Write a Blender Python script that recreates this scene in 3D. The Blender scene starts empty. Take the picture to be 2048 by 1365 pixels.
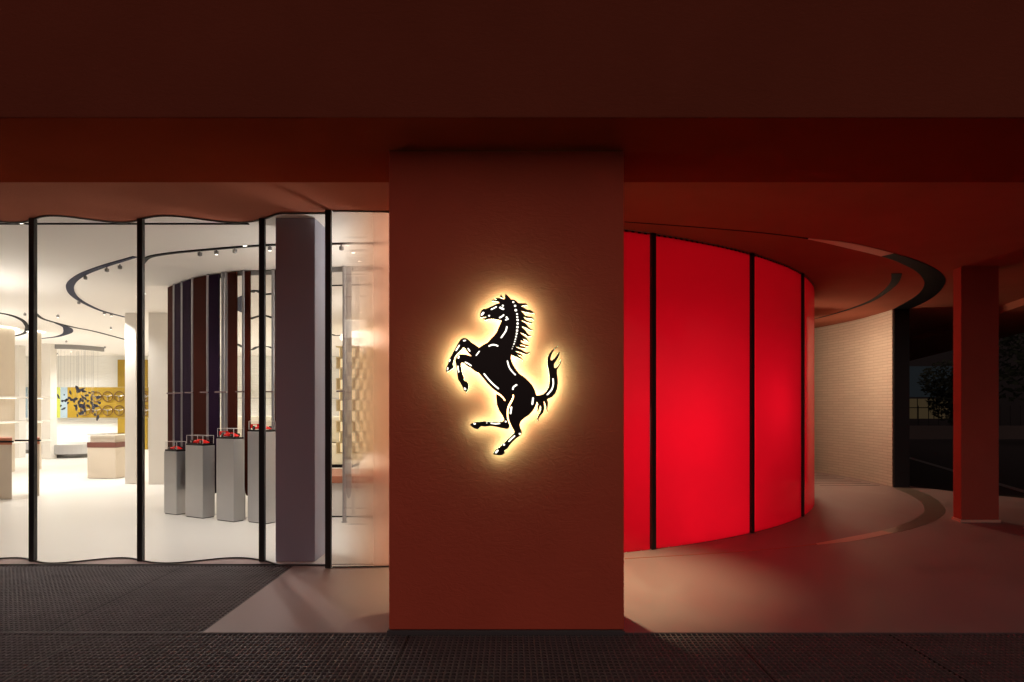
import bpy, bmesh, math, random
from mathutils import Vector, Matrix
sc = bpy.context.scene
COL = sc.collection
PI = math.pi
random.seed(7)

# ------------------------------------------------------------ camera
cd = bpy.data.cameras.new('camera')
cam = bpy.data.objects.new('camera', cd); COL.objects.link(cam)
cam.location = (0, 0, 1.6); cam.rotation_euler = (math.radians(90), 0, 0)
cd.sensor_width = 36.0; cd.lens = 24.0
cd.shift_y = (815 - 682.5) / 2048
cd.clip_start = 0.05; cd.clip_end = 600
sc.camera = cam

# ------------------------------------------------------------ world: night, dim street glow behind the viewer
w = bpy.data.worlds.new('World'); sc.world = w; w.use_nodes = True
nt = w.node_tree; nt.nodes.clear()
wo = nt.nodes.new('ShaderNodeOutputWorld'); bg = nt.nodes.new('ShaderNodeBackground')
tc = nt.nodes.new('ShaderNodeTexCoord'); sx = nt.nodes.new('ShaderNodeSeparateXYZ')
mr = nt.nodes.new('ShaderNodeMapRange'); cr = nt.nodes.new('ShaderNodeValToRGB')
nt.links.new(tc.outputs['Generated'], sx.inputs[0]); nt.links.new(sx.outputs['Y'], mr.inputs[0])
mr.inputs[1].default_value = -1; mr.inputs[2].default_value = 1
nt.links.new(mr.outputs[0], cr.inputs[0])
cr.color_ramp.elements[0].position = 0.0; cr.color_ramp.elements[0].color = (0.245, 0.160, 0.150, 1)
cr.color_ramp.elements[1].position = 0.6; cr.color_ramp.elements[1].color = (0.0012, 0.0014, 0.0018, 1)
nt.links.new(cr.outputs[0], bg.inputs[0]); bg.inputs[1].default_value = 1.1
nt.links.new(bg.outputs[0], wo.inputs[0])

sc.view_settings.view_transform = 'Standard'; sc.view_settings.look = 'None'
sc.view_settings.exposure = 0.0; sc.view_settings.gamma = 1.0
try:
    sc.cycles.use_denoising = True
    sc.cycles.denoiser = 'OPENIMAGEDENOISE'
    sc.cycles.max_bounces = 10; sc.cycles.diffuse_bounces = 8; sc.cycles.transparent_max_bounces = 16
    sc.cycles.sample_clamp_indirect = 4.0; sc.cycles.blur_glossy = 1.0
    sc.cycles.caustics_refractive = True
except Exception: pass

# ------------------------------------------------------------ pixel -> place helpers (camera 1.6 m up, f = 1365 px)
H = 1.6; CZ = 3.556; HC = CZ - H
def FL(x, y): d = y - 815.0; return ((x - 1024) * H / d, 1365 * H / d)
def CE(x, y): d = 815.0 - y; return ((x - 1024) * HC / d, 1365 * HC / d)
def PT(x, y, Y): return Vector(((x - 1024) / 1365 * Y, Y, H - (y - 815) / 1365 * Y))

# ------------------------------------------------------------ materials
def mat(name, col=(.8,.8,.8), rough=.6, metal=0.0, emit=None, es=0.0, bump=None, var=0.0, vscale=3.0,
        stretch=(1,1,1), bscale=40, bstr=.1, bdist=.01, spec=.5, distort=0.0, rvar=0.0, obj=False):
    m = bpy.data.materials.new(name); m.use_nodes = True
    n = m.node_tree.nodes; l = m.node_tree.links; b = n['Principled BSDF']
    b.inputs['Base Color'].default_value = (*col, 1); b.inputs['Roughness'].default_value = rough
    b.inputs['Metallic'].default_value = metal
    b.inputs['Specular IOR Level'].default_value = spec
    if emit: b.inputs['Emission Color'].default_value = (*emit, 1); b.inputs['Emission Strength'].default_value = es
    t = n.new('ShaderNodeTexCoord'); mp = n.new('ShaderNodeMapping')
    l.new(t.outputs['Object'], mp.inputs[0]); mp.inputs['Scale'].default_value = stretch
    if var > 0:
        nz = n.new('ShaderNodeTexNoise'); nz.inputs['Scale'].default_value = vscale; nz.inputs['Detail'].default_value = 6
        nz.inputs['Distortion'].default_value = distort
        l.new(mp.outputs[0], nz.inputs['Vector'])
        mx = n.new('ShaderNodeMix'); mx.data_type = 'RGBA'
        l.new(nz.outputs['Fac'], mx.inputs[0])
        mx.inputs[6].default_value = (*[c * (1 - var) for c in col], 1); mx.inputs[7].default_value = (*[min(1, c * (1 + var)) for c in col], 1)
        l.new(mx.outputs[2], b.inputs['Base Color'])
        if rvar > 0:
            r = n.new('ShaderNodeMapRange'); l.new(nz.outputs['Fac'], r.inputs[0])
            r.inputs[1].default_value = .3; r.inputs[2].default_value = .7
            r.inputs[3].default_value = rough - rvar; r.inputs[4].default_value = rough + rvar
            l.new(r.outputs[0], b.inputs['Roughness'])
    if bump:
        nb = n.new('ShaderNodeTexNoise'); nb.inputs['Scale'].default_value = bscale; nb.inputs['Detail'].default_value = 8
        nb.inputs['Distortion'].default_value = distort
        l.new(mp.outputs[0], nb.inputs['Vector'])
        bp = n.new('ShaderNodeBump'); bp.inputs['Strength'].default_value = bstr; bp.inputs['Distance'].default_value = bdist
        l.new(nb.outputs['Fac'], bp.inputs['Height']); l.new(bp.outputs[0], b.inputs['Normal'])
    return m

TERRA = (.82, .145, .080)
def plaster(name, col, strong=1.0):
    """hand trowelled plaster: broad strokes plus fine ridges"""
    m = mat(name, col, .8, var=.12, vscale=1.6, distort=.4, spec=.25 if name == 'terracotta_plaster' else .0)
    n = m.node_tree.nodes; l = m.node_tree.links; b = n['Principled BSDF']
    t = n.new('ShaderNodeTexCoord')
    a = n.new('ShaderNodeTexNoise'); a.inputs['Scale'].default_value = 8; a.inputs['Detail'].default_value = 9; a.inputs['Roughness'].default_value=.6; a.inputs['Distortion'].default_value = 2.6
    mp = n.new('ShaderNodeMapping'); mp.inputs['Scale'].default_value = (1, 1, 2.2)
    l.new(t.outputs['Object'], mp.inputs[0]); l.new(mp.outputs[0], a.inputs['Vector'])
    v = n.new('ShaderNodeTexNoise'); v.inputs['Scale'].default_value = 90; v.inputs['Detail'].default_value = 4
    l.new(t.outputs['Object'], v.inputs['Vector'])
    ad = n.new('ShaderNodeMath'); ad.operation = 'MULTIPLY_ADD'; l.new(v.outputs['Fac'], ad.inputs[0]); ad.inputs[1].default_value = .12; l.new(a.outputs['Fac'], ad.inputs[2])
    bp = n.new('ShaderNodeBump'); bp.inputs['Strength'].default_value = .55 * strong; bp.inputs['Distance'].default_value = .02
    l.new(ad.outputs[0], bp.inputs['Height']); l.new(bp.outputs[0], b.inputs['Normal'])
    return m
M = {}
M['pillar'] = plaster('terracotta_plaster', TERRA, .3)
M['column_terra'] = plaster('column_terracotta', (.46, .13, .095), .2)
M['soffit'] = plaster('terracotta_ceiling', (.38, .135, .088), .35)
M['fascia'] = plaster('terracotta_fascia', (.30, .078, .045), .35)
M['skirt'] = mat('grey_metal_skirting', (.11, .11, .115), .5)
M['board'] = plaster('dark_oxide_soffit', (.24, .034, .014), .3)  # darker tone for the underside of the front beam
M['concrete'] = mat('polished_concrete', (.36, .26, .245), .52, var=.2, vscale=1.1, stretch=(1,.6,1), bump=1, bscale=30, bstr=.05, rvar=.1, distort=1.2)
M['white_floor'] = mat('white_resin_floor', (.82, .79, .745), .30, var=.035, vscale=.8, stretch=(1,2.5,1), bump=1, bscale=60, bstr=.008, rvar=.02, distort=.3)
M['white'] = mat('white_plaster', (.80, .76, .70), .7, var=.03, vscale=2, bump=1, bscale=60, bstr=.04)
M['white_ceiling'] = mat('white_ceiling', (.88, .84, .79), .8, var=.02, vscale=1)
M['column'] = mat('column_plaster', (.40, .42, .54), .55, var=.03, vscale=2, bump=1, bscale=40, bstr=.05)
M['black'] = mat('black_metal', (.012, .011, .011), .35, metal=.3)
M['mullion'] = mat('black_steel', (.010, .009, .008), .45)
M['slot'] = mat('dark_slot', (.006, .006, .008), .6, spec=.1)
M['dark_mirror'] = mat('dark_mirror', (.010, .012, .04), .6, spec=.1)
M['grate'] = mat('weathered_bronze_grate', (.175, .155, .16), .7, spec=.2, var=.3, vscale=5)
M['pit'] = mat('dark_asphalt', (.035, .032, .03), .85, var=.3, vscale=8, bump=1, bscale=120, bstr=.3)
M['alu'] = mat('brushed_aluminium', (.60, .60, .61), .34, metal=.85, stretch=(60,60,1), var=.06, vscale=3)
M['steel'] = mat('steel_pole', (.42, .42, .44), .3, metal=.85)
M['fin_red'] = mat('oxblood_leather', (.045, .008, .004), .7, spec=.04, var=.15, vscale=3, stretch=(1,1,.3))
M['fin_purple'] = mat('aubergine_leather', (.018, .007, .022), .7, spec=.04, var=.15, vscale=3)
M['cream'] = mat('cream_lacquer', (.62, .53, .42), .5, var=.04, vscale=2)
M['brown_band'] = mat('brown_leather_band', (.15, .05, .035), .5)
M['wood'] = mat('terracotta_lacquer', (.42, .15, .08), .45, var=.1, vscale=4)
M['mustard'] = mat('mustard_panel', (.33, .205, .010), .5, var=.12, vscale=5)
M['lime'] = mat('lime_panel', (.44, .47, .07), .5, var=.1, vscale=4)
M['skyblue'] = mat('pale_blue_panel', (.30, .38, .43), .5, var=.1, vscale=4)
M['taupe'] = mat('taupe_panel', (.28, .25, .20), .5)
M['navy'] = mat('navy_shard', (.02, .022, .045), .4)
M['ring'] = mat('dark_bronze_ring', (.14, .06, .02), .4, metal=.4)
M['chrome'] = mat('chrome', (.75, .73, .70), .15, metal=1)
M['redcar'] = mat('red_enamel', (.80, .016, .012), .25)
M['tyre'] = mat('tyre_rubber', (.012, .012, .012), .7)
M['lens'] = mat('lit_lens', (1, 1, 1), .3, emit=(1, .95, .86), es=4)
M['housing'] = mat('grey_housing', (.26, .25, .24), .45)
M['opal'] = mat('lit_opal_acrylic', (1, 1, 1), .4, emit=(1.0, .93, .80), es=2.2)
M['led'] = mat('led_back_panel', (1, 1, 1), .4, emit=(.25, 1.0, .66), es=29)
M['plate'] = mat('black_lacquer_plate', (.012, .006, .005), .3)
M['cove'] = mat('lit_cove', (1, 1, 1), .5, emit=(1, .95, .84), es=3.2)
M['shelf_light'] = mat('shelf_light', (1, 1, 1), .5, emit=(1, .95, .84), es=1.3)
M['oval'] = mat('oval_light_diffuser', (1, 1, 1), .5, emit=(1, .96, .88), es=1.5)
M['globe'] = mat('lit_globe', (1, 1, 1), .5, emit=(1, .86, .78), es=13.5)
M['shelf_glow'] = mat('lit_yellow_shelving', (.8, .7, .4), .5, emit=(1, .87, .58), es=.8)
M['shelf_frame'] = mat('pale_brass_shelf', (.72, .60, .36), .5)
M['strip_beige'] = mat('beige_stone', (.80, .55, .40), .5)  # in the ceiling slot this pale tone stands in for light
M['strip_metal'] = mat('polished_bronze_inlay', (.42, .34, .27), .3, metal=.5, var=.2, vscale=6)
M['paint'] = mat('road_paint', (.25, .25, .24), .6, var=.2, vscale=20)
M['far_wall'] = mat('far_building_wall', (.03, .07, .085), .8)
M['lit_window'] = mat('dim_lit_window', (.2, .2, .1), .5, emit=(.55, .42, .16), es=.02)
M['lit_teal'] = mat('dim_teal_window', (.02, .04, .05), .5, emit=(.05, .14, .18), es=.03)
M['leaf'] = mat('night_leaves', (.035, .05, .025), .7)
M['bark'] = mat('bark', (.05, .04, .03), .9)
M['cushion'] = mat('cream_upholstery', (.70, .64, .52), .8)

def brick_mat():
    m = mat('pale_thin_brick', (.58, .47, .36), .7); n = m.node_tree.nodes; l = m.node_tree.links; b = n['Principled BSDF']
    uv = n.new('ShaderNodeUVMap'); br = n.new('ShaderNodeTexBrick')
    br.inputs['Color1'].default_value = (.66, .55, .45, 1); br.inputs['Color2'].default_value = (.61, .50, .41, 1); br.inputs['Mortar'].default_value = (.46, .36, .28, 1)
    br.inputs['Scale'].default_value = 1.0; br.inputs['Brick Width'].default_value = .42; br.inputs['Row Height'].default_value = .062
    br.inputs['Mortar Size'].default_value = .006; br.inputs['Mortar Smooth'].default_value = .3
    l.new(uv.outputs[0], br.inputs[0]); l.new(br.outputs[0], b.inputs['Base Color'])
    bp = n.new('ShaderNodeBump'); bp.invert = True; bp.inputs['Strength'].default_value = .5; bp.inputs['Distance'].default_value = .008
    l.new(br.outputs['Fac'], bp.inputs['Height']); l.new(bp.outputs[0], b.inputs['Normal'])
    return m
M['brick'] = brick_mat()
def ridge_mat():
    m = mat('split_face_white_wall', (.84, .83, .79), .7, bump=1, bscale=2.2, bstr=.6, bdist=.06, stretch=(.5, 1, 6), distort=.3); return m
M['ridge'] = ridge_mat()

def glass_mat(name, tint=(.96, .97, .95), refl=.5):
    m = bpy.data.materials.new(name); m.use_nodes = True; n = m.node_tree.nodes; l = m.node_tree.links; n.clear()
    o = n.new('ShaderNodeOutputMaterial'); mx = n.new('ShaderNodeMixShader'); t = n.new('ShaderNodeBsdfTransparent'); g = n.new('ShaderNodeBsdfGlossy')
    t.inputs[0].default_value = (*tint, 1); g.inputs['Roughness'].default_value = .02
    lw = n.new('ShaderNodeLayerWeight'); lw.inputs[0].default_value = .5; pw = n.new('ShaderNodeMath'); pw.operation = 'POWER'; l.new(lw.outputs['Facing'], pw.inputs[0]); pw.inputs[1].default_value = 5
    f = n.new('ShaderNodeMath'); f.operation = 'MULTIPLY_ADD'; l.new(pw.outputs[0], f.inputs[0]); f.inputs[1].default_value = .9; f.inputs[2].default_value = .035
    k = n.new('ShaderNodeMath'); k.operation = 'MULTIPLY'; k.inputs[1].default_value = refl; l.new(f.outputs[0], k.inputs[0])
    l.new(k.outputs[0], mx.inputs[0]); l.new(t.outputs[0], mx.inputs[1]); l.new(g.outputs[0], mx.inputs[2]); l.new(mx.outputs[0], o.inputs[0])
    return m
M['glass'] = glass_mat('clear_glass', (.99, .99, .98), .12)
M['case'] = glass_mat('display_case_glass', (.95, .95, .95), .8)
M['case_edge'] = mat('case_edge', (.75, .72, .68), .3)

def red_glass():
    m = bpy.data.materials.new('red_opal_glass'); m.use_nodes = True; n = m.node_tree.nodes; l = m.node_tree.links; n.clear()
    o = n.new('ShaderNodeOutputMaterial'); t = n.new('ShaderNodeBsdfTranslucent'); t.inputs[0].default_value = (.975, .075, .155, 1)
    g = n.new('ShaderNodeBsdfGlossy'); g.inputs['Roughness'].default_value = .12
    lw = n.new('ShaderNodeLayerWeight'); lw.inputs[0].default_value = .5; pw = n.new('ShaderNodeMath'); pw.operation = 'POWER'; l.new(lw.outputs['Facing'], pw.inputs[0]); pw.inputs[1].default_value = 5
    f = n.new('ShaderNodeMath'); f.operation = 'MULTIPLY_ADD'; l.new(pw.outputs[0], f.inputs[0]); f.inputs[1].default_value = .45; f.inputs[2].default_value = .035; mx = n.new('ShaderNodeMixShader')
    l.new(f.outputs[0], mx.inputs[0]); l.new(t.outputs[0], mx.inputs[1]); l.new(g.outputs[0], mx.inputs[2]); l.new(mx.outputs[0], o.inputs[0])
    return m
M['red_glass'] = red_glass()
def gradient_glass():
    """film that turns from clear to frosted orange along the pane (x, metres)"""
    m = bpy.data.materials.new('orange_gradient_glass'); m.use_nodes = True; n = m.node_tree.nodes; l = m.node_tree.links; n.clear()
    o = n.new('ShaderNodeOutputMaterial'); tc = n.new('ShaderNodeTexCoord'); s = n.new('ShaderNodeSeparateXYZ'); l.new(tc.outputs['Object'], s.inputs[0])
    r = n.new('ShaderNodeMapRange'); l.new(s.outputs['X'], r.inputs[0]); r.inputs[1].default_value = -1.78; r.inputs[2].default_value = -1.02; r.interpolation_type = 'SMOOTHSTEP'
    c = n.new('ShaderNodeValToRGB'); l.new(r.outputs[0], c.inputs[0]); c.color_ramp.elements[0].color = (.97, .96, .94, 1); c.color_ramp.elements[1].color = (.97, .64, .50, 1)
    e = c.color_ramp.elements.new(.45); e.color = (.96, .84, .74, 1)
    rr = n.new('ShaderNodeMath'); rr.operation = 'MULTIPLY'; l.new(r.outputs[0], rr.inputs[0]); rr.inputs[1].default_value = .30
    tr = n.new('ShaderNodeBsdfTransparent'); l.new(c.outputs[0], tr.inputs[0]); mt = n.new('ShaderNodeMixShader'); re = n.new('ShaderNodeBsdfRefraction'); re.inputs['IOR'].default_value = 1.25; l.new(c.outputs[0], re.inputs[0]); l.new(rr.outputs[0], re.inputs['Roughness'])
    tl = n.new('ShaderNodeBsdfTranslucent'); tl.inputs[0].default_value = (.97, .64, .51, 1)
    k = n.new('ShaderNodeMath'); k.operation = 'MULTIPLY'; l.new(r.outputs[0], k.inputs[0]); k.inputs[1].default_value = .55
    mx = n.new('ShaderNodeMixShader'); mf = n.new('ShaderNodeMapRange'); l.new(r.outputs[0], mf.inputs[0]); mf.inputs[1].default_value = .03; mf.inputs[2].default_value = .45; l.new(mf.outputs[0], mt.inputs[0]); l.new(tr.outputs[0], mt.inputs[1]); l.new(re.outputs[0], mt.inputs[2]); l.new(k.outputs[0], mx.inputs[0]); l.new(mt.outputs[0], mx.inputs[1]); l.new(tl.outputs[0], mx.inputs[2])
    g = n.new('ShaderNodeBsdfGlossy'); g.inputs['Roughness'].default_value = .08; m2 = n.new('ShaderNodeMixShader'); m2.inputs[0].default_value = .04
    l.new(mx.outputs[0], m2.inputs[1]); l.new(g.outputs[0], m2.inputs[2]); l.new(m2.outputs[0], o.inputs[0])
    return m
M['gradient'] = gradient_glass()

# ------------------------------------------------------------ mesh helpers
class MB:
    def __init__(s): s.v = []; s.f = []; s.mi = []
    def add(s, vs, fs, mi=0):
        k = len(s.v); s.v += [tuple(p) for p in vs]; s.f += [tuple(i + k for i in f) for f in fs]; s.mi += [mi] * len(fs); return s
    def box(s, x0, x1, y0, y1, z0, z1, mi=0):
        return s.add([(x0,y0,z0),(x1,y0,z0),(x1,y1,z0),(x0,y1,z0),(x0,y0,z1),(x1,y0,z1),(x1,y1,z1),(x0,y1,z1)],
                     [(0,3,2,1),(4,5,6,7),(0,1,5,4),(1,2,6,5),(2,3,7,6),(3,0,4,7)], mi)
    def prism(s, pts, z0, z1, mi=0):
        n = len(pts)
        return s.add([(p[0],p[1],z0) for p in pts] + [(p[0],p[1],z1) for p in pts],
                     [tuple(range(n))[::-1], tuple(range(n, 2*n))] + [(i,(i+1)%n,n+(i+1)%n,n+i) for i in range(n)], mi)
    def prism_y(s, pts, y0, y1, mi=0):   # outline in x,z
        n = len(pts)
        return s.add([(p[0],y0,p[1]) for p in pts] + [(p[0],y1,p[1]) for p in pts],
                     [tuple(range(n)), tuple(range(n, 2*n))[::-1]] + [(i,n+i,n+(i+1)%n,(i+1)%n) for i in range(n)], mi)
    def cyl(s, x, y, z0, z1, r, n=16, r1=None, mi=0):
        r1 = r if r1 is None else r1
        a = [2*PI*i/n for i in range(n)]
        return s.add([(x+r*math.cos(t), y+r*math.sin(t), z0) for t in a] + [(x+r1*math.cos(t), y+r1*math.sin(t), z1) for t in a],
                     [tuple(range(n))[::-1], tuple(range(n,2*n))] + [(i,(i+1)%n,n+(i+1)%n,n+i) for i in range(n)], mi)
    def wall(s, path, z0, z1, t=.01, mi=0):   # thin wall along a plan path, thickness to the left
        n = len(path); L = []
        for i in range(n):
            a = Vector(path[max(0,i-1)]); b = Vector(path[min(n-1,i+1)]); d = (b-a).normalized(); L.append(Vector(path[i]) + Vector((-d.y, d.x))*t)
        vs = []
        for i in range(n): vs += [(*path[i], z0), (*path[i], z1), (*L[i], z1), (*L[i], z0)]
        fs = []
        for i in range(n-1):
            a, b = 4*i, 4*i+4
            fs += [(a,b,b+1,a+1),(a+1,b+1,b+2,a+2),(a+2,b+2,b+3,a+3),(a+3,b+3,b,a)]
        fs += [(0,1,2,3),(4*n-1,4*n-2,4*n-3,4*n-4)]
        return s.add(vs, fs, mi)
    def ribbon(s, A, B, z0, z1, mi=0):        # strip between two plan paths
        n = len(A); vs = []
        for a, b in zip(A, B): vs += [(*a,z0),(*b,z0),(*b,z1),(*a,z1)]
        fs = []
        for i in range(n-1):
            a, b = 4*i, 4*i+4
            fs += [(a,b,b+1,a+1),(a+1,b+1,b+2,a+2),(a+2,b+2,b+3,a+3),(a+3,b+3,b,a)]
        fs += [(0,1,2,3),(4*n-1,4*n-2,4*n-3,4*n-4)]
        return s.add(vs, fs, mi)
    def tube(s, pts, r, n=6, mi=0):
        vs = []; fs = []; m = len(pts); pts = [Vector(p) for p in pts]
        for i in range(m):
            d = (pts[min(m-1,i+1)] - pts[max(0,i-1)]).normalized()
            u = d.orthogonal().normalized(); v = d.cross(u)
            for k in range(n): a = 2*PI*k/n; vs.append(pts[i] + u*r*math.cos(a) + v*r*math.sin(a))
        for i in range(m-1):
            for k in range(n): fs.append((i*n+k, i*n+(k+1)%n, (i+1)*n+(k+1)%n, (i+1)*n+k))
        fs += [tuple(range(n))[::-1], tuple(range((m-1)*n, m*n))]
        return s.add(vs, fs, mi)
    def build(s, name, mats, parent=None, loc=(0,0,0), smooth=False, bevel=0, rz=0):
        me = bpy.data.meshes.new(name); me.from_pydata([tuple(v) for v in s.v], [], s.f)
        for m in (mats if isinstance(mats, (list, tuple)) else [mats]): me.materials.append(m)
        if any(s.mi): me.polygons.foreach_set('material_index', s.mi)
        bm = bmesh.new(); bm.from_mesh(me); bmesh.ops.recalc_face_normals(bm, faces=bm.faces)
        if bevel: 
            bmesh.ops.bevel(bm, geom=[e for e in bm.edges if len(e.link_faces)==2 and e.calc_face_angle(0) > .6], offset=bevel, segments=2, affect='EDGES', profile=.6)
        bm.to_mesh(me); bm.free()
        if smooth: me.shade_smooth(); me.set_sharp_from_angle(angle=.6)
        me.update()
        o = bpy.data.objects.new(name, me); COL.objects.link(o); o.location = loc; o.rotation_euler.z = rz
        if parent: o.parent = parent
        return o
def tag(o, label=None, cat=None, group=None, kind=None):
    if label: o['label'] = label
    if cat: o['category'] = cat
    if group: o['group'] = group
    if kind: o['kind'] = kind
    return o
def thing(name, label, cat, loc=(0,0,0), rz=0, group=None):
    o = bpy.data.objects.new(name, None); COL.objects.link(o); o.location = loc; o.rotation_euler.z = rz; o.empty_display_size = .2
    return tag(o, label, cat, group)
def smooth_path(pts, k=6, closed=False):
    n = len(pts); out = []; P = [Vector(p) for p in pts]
    for i in range(n if closed else n-1):
        p0 = P[(i-1)%n] if closed or i>0 else P[i]; p1 = P[i]; p2 = P[(i+1)%n]; p3 = P[(i+2)%n] if closed or i+2<n else p2
        for j in range(k):
            t = j/k
            out.append(.5*((2*p1)+(p2-p0)*t+(2*p0-5*p1+4*p2-p3)*t*t+(3*p1-p0-3*p2+p3)*t**3))
    if not closed: out.append(P[-1])
    return [tuple(v) for v in out]
def lamp(name, kind, loc, power, color, radius=.05, parent=None, rot=(0,0,0), angle=150, blend=.6):
    d = bpy.data.lights.new(name, kind); d.energy = power; d.color = color; d.shadow_soft_size = radius
    if kind == 'SPOT': d.spot_size = math.radians(angle); d.spot_blend = blend
    o = bpy.data.objects.new(name, d); COL.objects.link(o); o.location = loc; o.rotation_euler = rot
    if parent: o.parent = parent
    return o

# ------------------------------------------------------------ plan of the shop front
CX, CY, R = -2.04, 14.55, 7.76
def arc(a): a = math.radians(a); return (CX + R*math.sin(a), CY - R*math.cos(a))     # 0 deg = nearest point, angle turns to the right
def arc_path(a0, a1, n=16): return [arc(a0 + (a1-a0)*i/n) for i in range(n+1)]
MULL = [-7.2, -6.1, -4.97, -3.85, -2.59]
def wave(x0, x1, n=24, flat=False):
    out = []
    for i in range(n+1):
        t = i/n
        if flat:
            s = min(1, t/.45); y = 7.09 + (6.875-7.09)*(s*s*(3-2*s)) - .05*math.sin(PI*s); y = y if s < 1 else 6.875
        else:
            y = 7.09 + .128*math.sin(2*PI*(t-.5) + .0)*(1 if t > .5 else .95)
            # near at t=.22, far at t=.75
        out.append((x0 + (x1-x0)*t, y))
    return out
front = [(-24, 7.09), (-7.2, 7.09)]
segs = []
for a, b in zip(MULL[:-1], MULL[1:]): segs.append(wave(a, b))
segs.append(wave(-2.59, arc(1.6)[0], flat=True))
segs[-1][-1] = arc(1.6)
for s_ in segs: front += s_[1:] if s_ is not segs[0] else s_
front += arc_path(1.6, 90, 60)[1:]

# ------------------------------------------------------------ the setting
MB().add([(-250,-200,-.08),(250,-200,-.08),(250,300,-.08),(-250,300,-.08)], [(0,1,2,3)]).build('ground', M['pit'])['kind'] = 'structure'
pv = [(-2.2,4.853),(14,4.853),(12,7.2),(9.0,12),(8.38,13),(8.1,13.8),(8.1,30),(-24,30),(-24,6.93),(-2.2,6.93)]
MB().prism(pv, -.079, 0).build('pavement', M['concrete'])['kind'] = 'structure'
inner = front + [(5.72, 29.5), (-24, 29.5)]
MB().prism(inner, .001, .006).build('floor', M['white_floor'])['kind'] = 'structure'
# dark threshold line along the wavy pane
tag(MB().box(-7.2, -.8, 6.915, 6.935, -.02, .009).build('threshold_strip', M['black']), 'thin black metal threshold strip on the floor below the wavy shop glass', 'threshold')
# street edge line
a, b = Vector((9.35, 11.05, 0)), Vector((15.2, 28.8, 0)); d = (b-a).normalized(); nn = Vector((-d.y, d.x, 0))*.09
MB().prism([(a-nn)[:2], (b-nn)[:2], (b+nn)[:2], (a+nn)[:2]], -.078, -.072).build('road_marking', M['paint'])['kind'] = 'structure'

# ceilings: outer terracotta sheet, white one over the shop 4 mm lower
ex = [(-24,5.494),(8.9,5.494),(9.6,7.6),(12.4,16.6),(15.6,27),(16.6,30),(-24,30)]
MB().prism(ex, CZ+.004, CZ+.5).build('canopy_ceiling', M['soffit'])['kind'] = 'structure'
MB().prism(inner, CZ-.001, CZ+.003).build('ceiling', M['white_ceiling'])['kind'] = 'structure'
# dropped edge band of the canopy on the street side
dz = [(7.9,8.0),(9.3,12.7),(14.5,30.2),(16.7,30.2),(12.45,16.55),(9.65,7.5)]
tag(MB().prism(dz, CZ-.13, CZ+.5).build('canopy_edge_beam', M['soffit']), 'dropped terracotta band along the street edge of the canopy', 'beam')
# the deep beam over the pillar
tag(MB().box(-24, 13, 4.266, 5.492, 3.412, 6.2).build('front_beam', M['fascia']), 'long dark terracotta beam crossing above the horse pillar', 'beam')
MB().box(-24, 13, 4.27, 5.489, 3.4085, 3.4115).build('soffit_board', M['board'], bpy.data.objects['front_beam'])  # thin sheet, darker than the rest of the beam
# shop walls
bk = thing('rear_wall', 'white split stone wall at the back of the shop behind the mustard artwork', 'wall')
MB().box(-22, 5.7, 26.0, 26.3, .006, CZ).build('wall_face', M['ridge'], bk)
tag(MB().box(-22.3, -22, 7.2, 26, .006, CZ).build('side_wall', M['white']), 'plain white side wall at the far left of the shop', 'wall')
tag(MB().box(-1.0, -.85, 7.05, 25.9, .006, CZ).build('partition_wall', M['white']), 'white partition hidden behind the terracotta pillar', 'wall')
tag(MB().box(-.85, 5.6, 13.2, 13.35, .006, CZ).build('partition_wall', M['white']), 'white partition behind the red glass room', 'wall')

# ------------------------------------------------------------ shop front panes and mullions
labels = ['wavy clear shop pane at the far left edge, outside the first black mullion', '', 'wavy clear shop pane left of the first black mullion',
          'wavy clear shop pane between the first and second black mullions', 'wavy clear shop pane in front of the model car plinths']
panes = []
lab = {1: 'wavy clear shop pane left of the leftmost black mullion', 2: 'wavy clear shop pane in front of the round display platform',
       3: 'wavy clear shop pane in front of the shortest model car plinths', 4: 'clear shop pane in front of the grey column, curving then straight'}
for i in range(1, 5):
    p = MB().wall(segs[i], .012, CZ-.004, .012).build('shop_window', M['glass'], smooth=False)
    p.data.shade_smooth(); p.data.set_sharp_from_angle(angle=.6)
    tag(p, lab[i], 'window', 'clear wavy shop panes')
    rail = MB().wall([(q[0], q[1]-.012) for q in segs[i]], .007, .016, .02).build('bottom_rail', M['black'], p)
    rail2 = MB().wall([(q[0], q[1]-.012) for q in segs[i]], CZ-.010, CZ-.002, .02).build('top_rail', M['mullion'], p)
g = MB().wall(arc_path(1.9, 14.4, 24), .012, CZ-.004, .012).build('shop_window', M['gradient']); g.data.shade_smooth(); g.data.set_sharp_from_angle(angle=.6)
tag(g, 'frosted shop pane fading from clear to orange beside the terracotta pillar', 'window')
MB().wall([(q[0], q[1]-.012) for q in arc_path(1.9,14.4,24)], .007, .016, .02).build('bottom_rail', M['black'], g)
MB().wall([(q[0], q[1]-.012) for q in arc_path(1.9,14.4,24)], CZ-.010, CZ-.002, .02).build('top_rail', M['black'], g)
rl = ['red glowing glass panel hidden mostly behind the terracotta pillar', 'widest red glowing glass panel, between two black mullions',
      'second red glowing glass panel right of the widest one', 'narrow red glowing glass panel at the curve towards the pale brick wall', 'red glass panel round the bend, out of sight of the street']
for k in range(4):
    a0 = 14.7 + 13.1*k; p = MB().wall(arc_path(a0+.25, a0+(12.85 if k < 3 else 20.7), 20), -.004, CZ-.004, .012).build('glass_panel', M['red_glass']); p.data.shade_smooth(); p.data.set_sharp_from_angle(angle=.6)
    tag(p, rl[k], 'glass panel', 'red curved glass panels')
    MB().wall([arc(a0+.2+(12.7 if k < 3 else 20.5)*j/20) for j in range(21)], CZ-.02, CZ-.003, .02).build('top_rail', M['mullion'], p)
tag(MB().wall(arc_path(75.5, 90, 6), .012, CZ-.004, .012).build('glass_panel', M['red_glass']), 'last strip of red glass at the shop corner', 'glass panel', 'red curved glass panels')
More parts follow.
